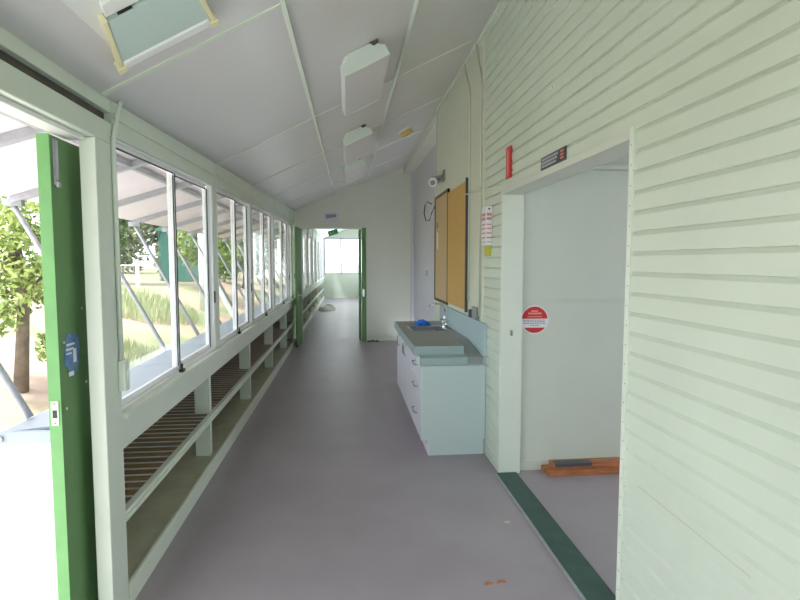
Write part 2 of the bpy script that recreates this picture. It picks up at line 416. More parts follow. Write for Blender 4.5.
# notice tray with red print
r = thing('notice_holder', (XR - 0.02, 4.03, 1.60), 'white upright notice holder with red print by the corner strip', 'notice holder')
m = MB(); m.box(XR - 0.05, XR - 0.0005, 3.965, 4.095, 1.675, 1.975); m.build('holder', M['paper'], r, 0.004)
m = MB()
for z, h in ((1.90, .022), (1.868, .022), (1.83, .01), (1.80, .01), (1.765, .01), (1.73, .01), (1.70, .006)):
    m.box(XR - 0.046 + 0.002, XR - 0.006, 3.9635, 3.965, z, z + h)
    m.box(XR - 0.0515, XR - 0.05, 3.975, 4.085, z, z + h)
m.build('red_print', M['pinkprint'], r)
m = MB(); m.disc((XR - 0.026, 3.965, 1.952), (0, -1, 0), 0.007, 0.004, 12); m.build('screw', M['black'], r)
m = MB(); m.box(XR - 0.034, XR - 0.0005, 3.99, 4.06, 1.60, 1.672); m.build('yellow_tag', M['yellow'], r, 0.002)

r = thing('wall_hook', (XR - .02, 2.80, 2.45), 'tiny white bracket left on the boards high above the doorway', 'hook')
m = MB(); m.box(XR - .008, XR - .0002, 2.78, 2.84, 2.470, 2.482); m.build('bracket', M['paper'], r, .001)
m = MB(); m.disc((XR - .008, 2.79, 2.476), (-1, 0, 0), .004, .003, 8); m.build('screw', M['grey'], r)
# conduits on the wall
m = MB(); m.tube([(XR - 0.011, 4.70, 1.20), (XR - 0.011, 4.70, 3.0), (XR - 0.011, 4.73, 3.1), (XR - 0.011, 4.86, 3.24), (XR - 0.02, 4.9, 3.36)], 0.008, 8)
m.build('conduit_pipe', M['sheet'], None, 0, None, 'thin vertical conduit running down beside the ochre pinboard', 'conduit', 'wall conduits')
m = MB(); m.tube([(XR - 0.011, 4.30, 1.10), (XR - 0.011, 4.30, 2.98), (XR - 0.011, 4.33, 3.1), (XR - 0.011, 4.42, 3.22), (XR - 0.02, 4.45, 3.36)], 0.008, 8)
m.build('conduit_pipe', M['sheet'], None, 0, None, 'thin vertical conduit next to the corner strip of the boarded wall', 'conduit', 'wall conduits')
m = MB(); m.tube([(XR - 0.012, 6.47, 2.45), (XR - 0.012, 6.47, 3.2), (XR - 0.02, 6.42, 3.30), (XR - 0.02, 6.40, 3.37)], 0.007, 8)
m.build('conduit_pipe', M['sheet'], None, 0, None, 'thin conduit rising from the small spotlight to the ceiling', 'conduit', 'wall conduits')
m = MB(); m.tube([(XR - 0.026, 4.79, 2.16), (XR - 0.026, 4.30, 2.135), (XR - 0.014, 4.2, 2.125), (XR - 0.010, 3.70, 2.085)], 0.006, 8)
m.build('conduit_pipe', M['trim'], None, 0, None, 'white cable running level from the pinboard to the doorway corner', 'conduit', 'wall conduits')

# pinboards
r = thing('pinboard', (XR - 0.015, 6.09, 1.10), 'tan pinboard in a dark brown frame, the farther one', 'pinboard', 'pinboards above the bench')
m = MB(); m.box(XR - 0.016, XR - 0.0005, 5.68, 6.50, 1.10, 2.33); m.build('board', M['pin1'], r)
m = MB()
for a in ((5.65, 6.51, 1.085, 1.115), (5.65, 6.51, 2.305, 2.335), (5.65, 5.685, 1.085, 2.335), (6.475, 6.51, 1.085, 2.335)): m.box(XR - 0.024, XR - 0.0005, *a)
m.build('frame', M['pinframe'], r)
m = MB()
m.box(XR - 0.03, XR - 0.0165, 6.30, 6.36, 1.95, 2.02); m.build('hanging_tag', M['grey'], r); 
m = MB(); m.box(XR - 0.024, XR - 0.0165, 6.28, 6.33, 1.70, 1.90); m.build('paper_strip', M['paper'], r)
r = thing('pinboard', (XR - 0.015, 5.2, 1.11), 'plain ochre pinboard with a dark near edge, the nearer one', 'pinboard', 'pinboards above the bench')
m = MB(); m.box(XR - 0.022, XR - 0.0005, 4.79, 5.648, 1.11, 2.285); m.build('board', M['pin2'], r)
m = MB(); m.box(XR - 0.026, XR - 0.0005, 4.765, 4.785, 1.09, 2.31); m.build('edge_strip', M['signdark'], r)
m = MB(); m.box(XR - 0.018, XR - 0.0005, 4.79, 5.62, 1.075, 1.109); m.build('bottom_rail', M['trim'], r)

# spotlight on bracket and cable loop
r = thing('spotlight', (XR - 0.03, 6.06, 2.40), 'small white spotlight on a wall bracket above the pinboards', 'spotlight')
m = MB(); m.box(XR - 0.02, XR - 0.0005, 5.92, 6.02, 2.46, 2.58); m.build('wall_plate', M['grey'], r, 0.004)
m = MB(); m.tube([(XR - 0.02, 5.97, 2.52), (XR - 0.07, 6.02, 2.51), (XR - 0.09, 6.12, 2.48)], 0.014, 8); m.build('arm', M['grey'], r)
m = MB(); m.tube([(XR - 0.02, 6.35, 2.545), (XR - 0.05, 6.25, 2.52), (XR - 0.12, 6.03, 2.455), (XR - 0.13, 6.0, 2.445)], [0.03, 0.045, 0.055, 0.05], 16); m.build('lamp_head', M['paper'], r)
m = MB(); m.disc((XR - 0.1305, 5.998, 2.4445), (-0.25, -0.85, -0.3), 0.03, 0.004, 20); m.build('lens', M['grey'], r)
m = MB()
m.tube([(1.06, 6.62, 2.27), (1.0, 6.60, 2.30), (0.97, 6.60, 2.25), (0.96, 6.60, 2.15), (0.985, 6.60, 2.06), (1.03, 6.61, 2.07), (1.06, 6.6, 2.17), (1.08, 6.56, 2.22), (1.0865, 6.53, 2.25)], 0.0065, 8)
m.build('cable_loop', M['black'], None, 0, None, 'dangling black cable loop at the far edge of the framed pinboard', 'cable')

# power outlet
r = thing('power_outlet', (XR - 0.03, 4.45, 1.06), 'grey power outlet box with a dark plug above the splashback end', 'power outlet')
m = MB(); m.box(XR - 0.035, XR - 0.0005, 4.32, 4.47, 1.07, 1.17); m.build('box', M['grey'], r, 0.006)
m = MB(); m.box(XR - 0.05, XR - 0.0005, 4.475, 4.53, 1.07, 1.14); m.build('plug', M['black'], r, 0.008)
# light switch
r = thing('light_switch', (1.295, 8.6, 1.32), 'small light switch on the recessed lavender wall', 'switch')
m = MB(); m.box(1.291, 1.2995, 8.54, 8.66, 1.33, 1.41); m.build('plate', M['grey'], r, 0.002)
m = MB(); m.box(1.287, 1.291, 8.585, 8.615, 1.355, 1.385); m.build('rocker', M['paper'], r)

# ---------------------------------------------------------------- sink bench
BY0, BY1 = 4.10, 6.08
r = thing('sink_bench', (0.83, 5.2, 0), 'pale aqua sink bench with white front against the smooth wall', 'bench')
m = MB(); m.box(0.60, 1.098, BY0 + 0.02, BY1, 0.13, 0.79); m.build('carcass', M['cabend'], r)
m = MB(); m.box(0.575, 1.098, BY0, BY0 + 0.019, 0.13, 0.728); m.build('end_panel', M['cabend'], r, 0.002)
m = MB(); m.box(0.645, 1.09, BY0 + 0.01, BY1, 0.0, 0.128); m.build('kickboard', M['cabend'], r)
m = MB(); m.box(0.638, 0.644, BY0 + 0.01, BY1, 0.0, 0.126); m.build('front_kickboard', M['cabfront'], r)
m = MB(); m.box(0.575, 0.9495, BY0 - 0.004, BY0 + 0.13, 0.730, 0.795, M['ctedge']); m.box(0.545, 0.575, BY0 + 0.03, BY0 + 0.13, 0.735, 0.80, M['cabend'])
m.build('lower_ledge', M['ctedge'], r, 0.003)
# worktop with sink cut-out, grey top and teal edge
m = MB()
SX0, SX1, SY0, SY1 = 0.65, 0.99, 5.18, 5.58
TB, TT = 0.797, 0.865
TY0 = BY0 + 0.135
for x0, x1, y0, y1 in ((0.545, 0.95, TY0, 4.6), (0.545, 1.098, 4.6, SY0), (0.545, 1.098, SY1, BY1), (0.545, SX0, SY0, SY1), (SX1, 1.098, SY0, SY1)):
    m.box(x0, x1, y0, y1, TB, TT)
m.hexa([(.95, BY0, .74), (1.074, BY0, .74), (1.074, 4.6, TB), (.95, 4.6, TB), (.95, BY0, .797), (1.074, BY0, .797), (1.074, 4.6, TT), (.95, 4.6, TT)])
m.build('worktop', M['counter'], r)
m = MB(); m.box(0.539, 0.5445, TY0 - 0.006, BY1, TB - 0.004, TT); m.box(0.5445, 0.949, TY0 - 0.006, TY0 - 0.0005, TB - 0.004, TT)
m.build('worktop_edge', M['ctedge'], r)
m = MB(); m.box(1.075, 1.098, BY0 - 0.02, BY1 + .02, 0.80, 1.062); m.build('splashback', M['splash'], r, 0.002)
# fronts
y = TY0; 
for k, (z0, z1) in enumerate(((0.60, 0.785), (0.43, 0.595), (0.14, 0.425))):
    d = MB(); d.box(0.575, 0.597, BY0 + 0.02, 4.68, z0, z1); dd = d.build('drawer', M['cabfront'], r, 0.002)
    d = MB(); zc = z0 + (z1 - z0) * 0.55
    d.tube([(0.574, 4.30, zc), (0.55, 4.32, zc), (0.55, 4.48, zc), (0.574, 4.50, zc)], 0.006, 8); d.build('handle', M['grey'], dd)
for y0, y1, hy in ((4.685, 5.20, 5.14), (5.205, 5.72, 5.26), (5.725, 6.08, 5.80)):
    d = MB(); d.box(0.575, 0.597, y0, y1, 0.14, 0.785); dd = d.build('door', M['cabfront'], r, 0.002)
    d = MB(); d.tube([(0.574, hy, 0.74), (0.55, hy, 0.73), (0.55, hy, 0.64), (0.574, hy, 0.63)], 0.005, 8); d.build('handle', M['grey'], dd)
# sink
m = MB(); t = 0.004
m.box(SX0 - .03, SX1 + .03, SY0 - .03, SY0, TT, TT + t); m.box(SX0 - .03, SX1 + .03, SY1, SY1 + .03, TT, TT + t)
m.box(SX0 - .03, SX0, SY0, SY1, TT, TT + t); m.box(SX1, SX1 + .03, SY0, SY1, TT, TT + t)
m.box(SX0, SX1, SY0, SY1, 0.71, 0.715); m.box(SX0, SX0 + t, SY0, SY1, 0.715, TT); m.box(SX1 - t, SX1, SY0, SY1, 0.715, TT)
m.box(SX0 + t, SX1 - t, SY0, SY0 + t, 0.715, TT); m.box(SX0 + t, SX1 - t, SY1 - t, SY1, 0.715, TT)
sk = m.build('sink', M['steel'], r)
m = MB(); m.disc((0.82, 5.38, 0.7152), (0, 0, 1), 0.03, 0.003, 20); m.build('drain', M['chrome'], sk)
m = MB(); m.disc((1.035, 5.55, TT), (0, 0, 1), 0.028, 0.02, 20)
m.tube([(1.035, 5.55, TT + .01), (1.035, 5.55, TT + .16)], 0.014, 12)
m.tube([(1.035, 5.55, TT + .10), (1.035, 5.55, TT + .20), (0.99, 5.55, TT + .235), (0.93, 5.55, TT + .245), (0.87, 5.55, TT + .225), (0.85, 5.55, TT + .18)], 0.010, 12)
tp = m.build('tap', M['chrome'], r)
for dy in (-0.09, 0.09):
    m = MB(); m.tube([(1.035, 5.55 + dy, TT), (1.035, 5.55 + dy, TT + .06)], 0.016, 12)
    m.box(1.0, 1.07, 5.542 + dy, 5.558 + dy, TT + .06, TT + .072); m.box(1.027, 1.043, 5.515 + dy, 5.585 + dy, TT + .06, TT + .072)
    m.build('tap_handle', M['chrome'], tp)
# blue cloth: crumpled
def crumple(name, cx, cy, z, rx, ry, h, m, label, cat, seed, n=22, flat=0.0):
    rnd = random.Random(seed); b = MB(); g = []
    ph = [(rnd.uniform(2, 7), rnd.uniform(2, 7), rnd.uniform(0, 6.28), rnd.uniform(.3, 1)) for _ in range(7)]
    def H(u, v):
        e = max(0, 1 - (u * u + v * v))
        return h * (e ** 0.5) * (0.35 + 0.65 * abs(sum(a * math.sin(p * u + q * v + s) for p, q, s, a in ph) / 2.2)) + 0.004
    top = []; bot = []
    for i_ in range(n + 1):
        rowt = []; rowb = []
        for j in range(n + 1):
            u = 2 * i_ / n - 1; v = 2 * j / n - 1
            k = 1 + 0.18 * math.sin(3 * math.atan2(v, u) + seed)
            s_ = max(abs(u), abs(v)) / max(math.hypot(u, v), 1e-6)
            U, V = u * s_, v * s_
            rowt.append(b.bm.verts.new((cx + U * rx * k, cy + V * ry * k, z + H(U, V)))); rowb.append(b.bm.verts.new((cx + U * rx * k, cy + V * ry * k, z + 0.0005)))
        top.append(rowt); bot.append(rowb)
    for i_ in range(n):
        for j in range(n):
            fc = b.bm.faces.new((top[i_][j], top[i_ + 1][j], top[i_ + 1][j + 1], top[i_][j + 1])); fc.smooth = True
            b.bm.faces.new((bot[i_][j + 1], bot[i_ + 1][j + 1], bot[i_ + 1][j], bot[i_][j]))
    for k in range(n):
        for A, B, C, D in ((top[k][0], top[k + 1][0], bot[k + 1][0], bot[k][0]), (top[k][n], bot[k][n], bot[k + 1][n], top[k + 1][n]), (top[0][k], bot[0][k], bot[0][k + 1], top[0][k + 1]), (top[n][k], top[n][k + 1], bot[n][k + 1], bot[n][k])):
            b.bm.faces.new((A, B, C, D))
    return b.build(name, m, None, 0, None, label, cat)
crumple('cleaning_cloth', 0.815, 5.73, TT + 0.001, 0.085, 0.10, 0.05, M['blue'], 'crumpled bright blue cloth beside the tap on the sink bench', 'cloth', 3)

# ---------------------------------------------------------------- left side: posts, head, sill
POSTS = [2.322, 4.215, 5.795, 7.51, 9.45]
def post(y, w, n, lab):
    m = MB(); h = zl(y) - 0.004 if y > 3 else 2.0445
    if y > 3: m.box(-1.075, XL - 0.003, y - w / 2, y + w / 2, 0.888, h)
    else: m.box(-1.05, XL + 0.012, y - w / 2, y + w / 2, 0, h)
    struct(m, n, M['trim'], lab, 'post', 0.004)
labs = ['wide pale post between the open doorway and the windows', 'pale post between the first and second windows', 'pale post between the second and third windows', 'pale post between the third and fourth windows', 'pale post beyond the fourth window']
for p, w_, l in zip(POSTS, (0.156, 0.108, 0.108, 0.108, 0.108), labs):
    post(p, w_, 'trim_%d' % i, l); i += 1
# frieze above windows (sloping head) and above the near doorway
m = MB()
def frieze(y0, y1, x0=-1.06, x1=XL, zf=head, off=0.0):
    a = [(x0, y0, zf(y0) + off), (x1, y0, zf(y0) + off), (x1, y0, zl(y0) - 0.002), (x0, y0, zl(y0) - 0.002)]
    b = [(x0, y1, zf(y1) + off), (x1, y1, zf(y1) + off), (x1, y1, zl(y1) - 0.002), (x0, y1, zl(y1) - 0.002)]
    m.prism(a, b)
for a, b in zip([2.43, 4.27, 5.85, 7.565, 9.505], [4.16, 5.74, 7.455, 9.455 - .055, YE]): frieze(a, b)
frieze(YE + 0.1, YF)
for a, b in ((Y0, 0.55),): frieze(a, b)
struct(m, 'wall_left', M['trim'], 'pale frieze board above the row of windows', 'wall')
# thin moulding along frieze
m = MB()
for a, b in zip([2.43, 4.27, 5.85, 7.565, 9.505], [4.16, 5.74, 7.455, 9.455 - .055, YE]):
    m.bar((XL + .006, a, head(a) + .085), (XL + .006, b, head(b) + .085), 0.012, 0.02)
struct(m, 'trim_%d' % i, M['trim'], 'thin moulding along the frieze above the windows', 'moulding'); i += 1
# near door head: beam with dark gap over it
m = MB(); m.box(-1.09, XL + 0.012, 0.55, 2.43, 2.045, 2.135)
struct(m, 'trim_%d' % i, M['trim'], 'deep pale head beam above the open doorway', 'door head', 0.006); i += 1
m = MB(); m.box(-1.09, XL - 0.03, 0.55, 2.43, 2.1355, 2.185)  # gap filled with a mottled dark brown strip
struct(m, 'trim_%d' % i, M['dark_brown'], 'dark brown recess above the doorway beam', 'recess'); i += 1
m = MB(); m.hexa([(-1.09, 0.55, 2.186), (XL - .004, 0.55, 2.186), (XL - .004, 2.43, 2.186), (-1.09, 2.43, 2.186), (-1.09, 0.55, zl(.55)), (XL - .004, 0.55, zl(.55)), (XL - .004, 2.43, zl(2.43)), (-1.09, 2.43, zl(2.43))])
struct(m, 'trim_%d' % i, M['trim'], 'pale board between the doorway recess and the ceiling', 'trim', 0.002); i += 1
m = MB(); m.box(-1.09, -1.02, 0.55, 2.228, 2.026, 2.0445)
struct(m, 'trim_%d' % i, M['white'], 'white stop under the doorway head beam', 'door stop', 0.003); i += 1
m = MB(); m.box(-1.09, XL, 0.40, 0.54, 0, zl(0.5))
struct(m, 'trim_%d' % i, M['trim'], 'post on the camera side of the open doorway', 'post', 0.003); i += 1

# sill and wall-end jamb
def sill(y0, y1, n, lab):
    m = MB(); m.box(-1.10, XL + 0.034, y0, y1, 0.860, 0.888)
    m.box(-1.02, XL + 0.006, y0, y1, 0.72, 0.862)
    struct(m, n, M['trim'], lab, 'sill', 0.003)
sill(2.402, YE - 0.001, 'trim_%d' % i, 'long white window sill with fascia above the bag rack'); i += 1
sill(YE + 0.1, YF, 'trim_%d' % i, 'window sill continuing in the room beyond the end doorway'); i += 1
sill(Y0, 0.4, 'trim_%d' % i, 'window sill behind the open doorway'); i += 1

# windows (sliding sashes): frame, two sashes with glass, dark seals, lock
NW = [1]
def window(y0, y1, lab, detail=True):
    zb = 0.888
    r = thing('window_%d' % NW[0], (-1.06, (y0 + y1) / 2, zb), lab, 'window', None, 'structure'); NW[0] += 1
    x0, x1 = -1.075, -1.008
    def zt(y): return head(y) - 0.002
    m = MB()
    m.box(x0, x1, y0, y0 + 0.025, zb, zt(y0)); m.box(x0, x1, y1 - 0.025, y1, zb, zt(y1 - .025))
    m.box(x0, x1, y0 + .025, y1 - .025, zb, zb + 0.014)
    m.prism([(x0, y0 + .025, zt(y0) - .012), (x1, y0 + .025, zt(y0) - .012), (x1, y0 + .025, zt(y0)), (x0, y0 + .025, zt(y0))],
            [(x0, y1 - .025, zt(y1) - .012), (x1, y1 - .025, zt(y1) - .012), (x1, y1 - .025, zt(y1)), (x0, y1 - .025, zt(y1))])
    m.build('window_frame', M['alu'], r)
    mid = (y0 + y1) / 2
    for k, (a, b, xa, xb) in enumerate(((y0 + .026, mid + .03, -1.034, -1.016), (mid + .02, y1 - .026, -1.060, -1.042))):
        m = MB(); zz = zb + .015
        tA, tB = zt(a) - .013, zt(b) - .013
        m.box(xa, xb, a, a + .04, zz, tA); m.box(xa, xb, b - .04, b, zz, tA); m.box(xa, xb, a + .04, b - .04, zz, zz + .026)
        m.prism([(xa, a + .04, tA - .020), (xb, a + .04, tA - .020), (xb, a + .04, tA), (xa, a + .04, tA)], [(xa, b - .04, tB - .020), (xb, b - .04, tB - .020), (xb, b - .04, tB), (xa, b - .04, tB)])
        s = m.build('sash', M['alu'], r)
        m = MB(); xm = (xa + xb) / 2; m.box(xm - .002, xm + .002, a + .039, b - .039, zz + .025, tA - .018); m.build('glass_pane', M['glass'], s)
        if detail:
            m = MB()
            m.box(xb, xb + .003, b - .012, b - .001, zz + .005, tA - .002)
            m.box(xb, xb + .003, b - .050, b - .040, zz + .026, tA - .020) if k == 0 else None
            m.prism([(xb, a + .04, tA - .028), (xb + .003, a + .04, tA - .028), (xb + .003, a + .04, tA - .020), (xb, a + .04, tA - .020)], [(xb, b - .04, tB - .028), (xb + .003, b - .04, tB - .028), (xb + .003, b - .04, tB - .020), (xb, b - .04, tB - .020)])
            m.build('seal', M['dark_seal'], s)
    if detail:
        m = MB(); m.box(-1.0075, -.985, mid - .025, mid + .025, zb + .001, zb + .018); m.tube([(-.997, mid, zb + .015), (-.997, mid, zb + .05)], 0.006, 8); m.build('window_lock', M['black'], r)
        m = MB(); m.box(-1.0075, -.998, y1 - .022, y1 - .006, 1.24, 1.33); m.build('pull_handle', M['black'], r, 0.002)
wl = ['first sliding window from the open doorway, showing fence and bank outside', 'second sliding window from the open doorway, with yellow green trees outside', 'third sliding window from the open doorway, with a white house outside', 'fourth sliding window, the last full one before the end doorway', 'short window partly behind the green leaf at the end']
for a, b, l in zip([2.405, 4.27, 5.85, 7.565, 9.505], [4.16, 5.74, 7.455, 9.395, YE - 0.03], wl): window(a, b, l)
yy = YE + 0.12; k = 0
far_l = ['nearest', 'second', 'third', 'fourth', 'fifth', 'sixth', 'farthest']
while yy < YF - 1.0 and k < 7:
    window(yy, min(yy + 1.67, YF - .02), '%s side window in the room beyond the end doorway' % far_l[k], False); yy += 1.79; k += 1
    m = MB(); m.box(-1.09, XL + .012, yy - .12, yy, 0.72, zl(yy) - .004); struct(m, 'trim_%d' % i, M['trim'], 'pale window post after the %s side window beyond the end doorway' % far_l[k - 1], 'post', 0.003); i += 1
window(Y0, -1.9, 'window on the near left behind the camera end', False); window(-1.8, 0.38, 'window just before the open doorway', False)
m = MB(); m.box(-1.09, XL, -1.9, -1.8, 0.72, zl(0)); struct(m, 'trim_%d' % i, M['trim'], 'post between the windows before the open doorway', 'post'); i += 1

# bag rack under the sill
def rack(y0, y1, ups, lab):
    r = thing('bag_rack', (-1.2, (y0 + y1) / 2, 0), lab, 'rack')
    m = MB(); m.box(-1.45, XL + 0.0, y0, y1, 0.072, 0.094); m.build('bottom_shelf', M['shelf'], r)
    m = MB(); m.box(XL - .02, XL + 0.012, y0, y1, 0.0, 0.105) if False else m.box(XL + 0.001, XL + 0.020, y0, y1, 0.0, 0.108); m.build('kick_board', M['trim'], r, 0.003)
    m = MB(); m.box(XL - 0.03, XL + 0.004, y0, y1, 0.385, 0.43); m.box(XL + .0045, XL + .012, y0, y1, 0.39, 0.412); m.build('front_rail', M['trim'], r, 0.002)
    m = MB(); m.box(-1.44, XL - 0.061, y0 + .02, y0 + .11, .34, .385); m.build('end_bearer', M['trim'], r)
    m = MB(); y = y0 + 0.125
    while y < y1 - 0.075:
        m.box(-1.44, XL - 0.031, y + .004, y + 0.068, 0.402, 0.42, M['slat']); m.box(-1.44, XL - 0.031, y, y + 0.0033, 0.402, 0.42, M['paper']); y += 0.088  # pale front strips put the daylight on the slat edges into colour
    m.build('slatted_shelf', M['slat'], r)
    m = MB(); m.box(-1.46, -1.452, y0, y1, -0.2, 0.80); m.build('back_panel', M['rackback'], r)
    m = MB(); m.box(-1.44, -1.40, y0, y1, 0.36, 0.40); m.box(XL - 0.06, XL - 0.032, y0, y1, 0.36, 0.40); m.build('shelf_bearer', M['rackback'], r)
    for u in ups:
        m = MB(); m.box(XL - 0.14, XL - 0.031, u - 0.028, u + 0.028, 0.094, 0.72); m.build('upright', M['trim'], r, 0.002)
        m = MB(); m.box(-1.451, -1.40, u - 0.025, u + 0.025, 0.43, 0.79); m.build('back_batten', M['trim'], r)
    m = MB(); m.box(-1.46, -1.056, y0 - .014, y0 - .002, -.2, .785); m.build('outer_end', M['white'], r)
    for u in (y1 - .03,):
        m = MB(); m.box(-1.45, XL - 0.032, u, u + .02, 0.094, 0.79); m.build('end_panel', M['trim'], r)
    return r
rack(2.402, YE - .12, [4.05, 5.70, 7.40, 9.10], 'built in bag rack with brown slats under the windows of the corridor')
rack(YE + .12, YF - .02, [12.1, 13.8, 15.5, 17.2, 18.9], 'built in bag rack under the windows beyond the end doorway')
# ledge (sheet roof of the rack) outside, joined sheets
y = 2.44; k = 0; names = ['first', 'second', 'third', 'fourth', 'fifth', 'sixth', 'seventh', 'eighth']
while y < YE:
    y1 = min(y + 1.45, YE + .1); k += 1
    m = MB(); m.hexa([(-1.52, y, 0.79), (-1.101, y, 0.835), (-1.101, y1 - .012, 0.835), (-1.52, y1 - .012, 0.79), (-1.52, y, 0.805), (-1.101, y, 0.85), (-1.101, y1 - .012, 0.85), (-1.52, y1 - .012, 0.805)])
    struct(m, 'trim_%d' % i, M['ledge'], '%s blue grey metal sheet of the ledge outside the windows' % names[k - 1], 'ledge', 0.003); i += 1
    y = y1
m = MB(); m.hexa([(-1.52, YE + .1, 0.79), (-1.101, YE + .1, 0.835), (-1.101, YF, 0.835), (-1.52, YF, 0.79), (-1.52, YE + .1, 0.805), (-1.101, YE + .1, 0.85), (-1.101, YF, 0.85), (-1.52, YF, 0.805)])
struct(m, 'trim_%d' % i, M['ledge'], 'ledge outside the windows beyond the end doorway', 'ledge'); i += 1
m = MB(); m.box(-1.10, XL, Y0, 0.4, 0, 0.72); struct(m, 'wall_left_near', M['hidden'], 'low wall under the windows before the open doorway', 'wall')

# conduit and switch on the near post
m = MB(); m.tube([(XL + .023, 2.385, 1.127), (XL + .023, 2.385, 2.06), (XL + .026, 2.40, 2.11), (XL + .026, 2.44, 2.20), (XL + .036, 2.445, 2.24)], 0.0095, 10)
m.build('conduit_pipe', M['trim'], None, 0, None, 'pale conduit running up the post beside the open doorway', 'conduit')
r = thing('switch_box', (XL + .03, 2.395, 0.985), 'pale grey switch box low on the post by the open doorway', 'switch')
m = MB(); m.box(XL + .0125, XL + .045, 2.365, 2.412, 0.99, 1.125); m.build('box', M['trim'], r, 0.006)
m = MB(); m.box(XL + .045, XL + .049, 2.378, 2.40, 1.04, 1.08); m.build('rocker', M['white'], r, 0.002)

# ---------------------------------------------------------------- near green door leaf
r = thing('door_1', (-1.095, 2.10, 0), 'narrow green inactive door leaf with a torn blue sticker', 'door', None, 'structure')
LY0, LY1 = 2.115, 2.40
m = MB(); m.box(-1.135, -1.092, LY0, LY1, 0.01, 2.022); lf = m.build('leaf', M['green'], r, 0.002)
m = MB(); m.box(-1.136, -1.0915, LY0 - 0.004, LY0 - 0.0005, 0.01, 2.023); m.build('leaf_edge', M['green_lit_edge'], r)
m = MB(); m.box(-1.128, -1.100, LY0 - 0.007, LY0 - 0.0045, 0.925, 1.02, M['far_green']); m.box(-1.122, -1.106, LY0 - 0.0075, LY0 - 0.0065, 0.955, 0.985, M['dark_seal'])
for z in (0.935, 1.01): m.disc((-1.114, LY0 - 0.0068, z), (0, -1, 0), 0.004, 0.001, 8, M['grey'])
m.build('strike_plate', M['far_green'], r)
m = MB(); m.box(-1.0918, -1.084, LY0 + 0.018, LY0 + 0.034, 1.84, 2.01); m.tube([(-1.082, LY0 + .026, 1.86), (-1.082, LY0 + .026, 2.005)], 0.006, 8)
m.box(-1.084, -1.074, LY0 + .018, LY0 + .034, 1.83, 1.85)
m.build('barrel_bolt', M['galv'], r)
# torn sticker
m = MB(); pts = []
rnd = random.Random(5)
for k in range(26):
    a = 2 * math.pi * k / 26; rr = 1 + rnd.uniform(-.22, .10)
    pts.append((-1.0905, 2.205 + 0.064 * math.cos(a) * rr, 1.185 + 0.088 * math.sin(a) * rr))
m.prism(pts, [(p[0] + .001, p[1], p[2]) for p in pts]); stk = m.build('torn_sticker', M['sticker'], r)
m = MB()
for a in ((2.165, 2.225, 1.222, 1.230), (2.16, 2.215, 1.204, 1.211), (2.16, 2.20, 1.188, 1.194)): m.box(-1.0893, -1.0885, *a)
m.box(-1.0893, -1.0885, 2.212, 2.236, 1.15, 1.205); m.box(-1.0893, -1.0885, 2.172, 2.21, 1.10, 1.118)
m.build('sticker_print', M['paper'], stk)
for yy_, z in ((2.15, 1.24), (2.30, 1.36), (2.15, 0.98), (2.31, 1.05)):
    m = MB(); m.disc((-1.0918, yy_, z), (1, 0, 0), 0.006, 0.002, 12); m.build('filled_hole', M['trim'], r)

# ---------------------------------------------------------------- end doorway leaves
r = thing('door_2', (-0.93, 9.9, 0), 'dark green door leaf folded back against the windows', 'door', None, 'structure')
m = MB(); m.hexa([(-0.925, 9.62, 0.012), (-0.888, 9.62, 0.012), (-0.868, 10.33, 0.012), (-0.905, 10.33, 0.012), (-0.925, 9.62, 2.18), (-0.888, 9.62, 2.18), (-0.868, 10.33, 2.18), (-0.905, 10.33, 2.18)])
m.build('leaf', M['green'], r, 0.002)
m = MB(); m.box(-0.888, -0.878, 9.66, 9.70, 0.86, 1.02); m.tube([(-0.88, 9.68, 0.95), (-0.842, 9.68, 0.95), (-0.835, 9.74, 0.95), (-0.835, 9.80, 0.95)], 0.012, 8); m.build('handle', M['paper'], r)
m = MB(); m.box(-0.91, -0.88, 9.64, 9.72, 0.0005, 0.011); m.build('floor_bolt', M['galv'], r)
r = thing('door_3', (0.26, 10.9, 0), 'green door leaf opened into the room beyond the end doorway', 'door', None, 'structure')
m = MB(); m.box(0.235, 0.274, YE + .02, YE + .60, 0.012, 2.18); m.build('leaf', M['green'], r, 0.002)
m = MB(); m.box(0.222, 0.2345, YE + .50, YE + .56, 1.30, 1.50); m.build('push_plate', M['steel'], r)
m = MB(); m.box(EX1 + .012, EX1 + .05, YE - .034, YE - .0298, 0.88, 1.02); m.build('strike_plate', M['steel'], None, 0, None, 'steel strike plate on the green upright of the end doorway', 'strike plate')

# notice above end door
r = thing('paper_notice', (-0.27, YE - .004, 2.30), 'white paper notice with a grey print above the end doorway', 'notice')
m = MB(); m.box(-0.43, -0.15, YE - .003, YE - .0005, 2.31, 2.50); m.build('sheet', M['lav'], r)
m = MB(); m.prism([(-0.40, YE - .0034, 2.38), (-0.20, YE - .0034, 2.41), (-0.20, YE - .0034, 2.47), (-0.40, YE - .0034, 2.46)], [(-0.40, YE - .0045, 2.38), (-0.20, YE - .0045, 2.41), (-0.20, YE - .0045, 2.47), (-0.40, YE - .0045, 2.46)]); m.build('printed_panel', M['print'], r)

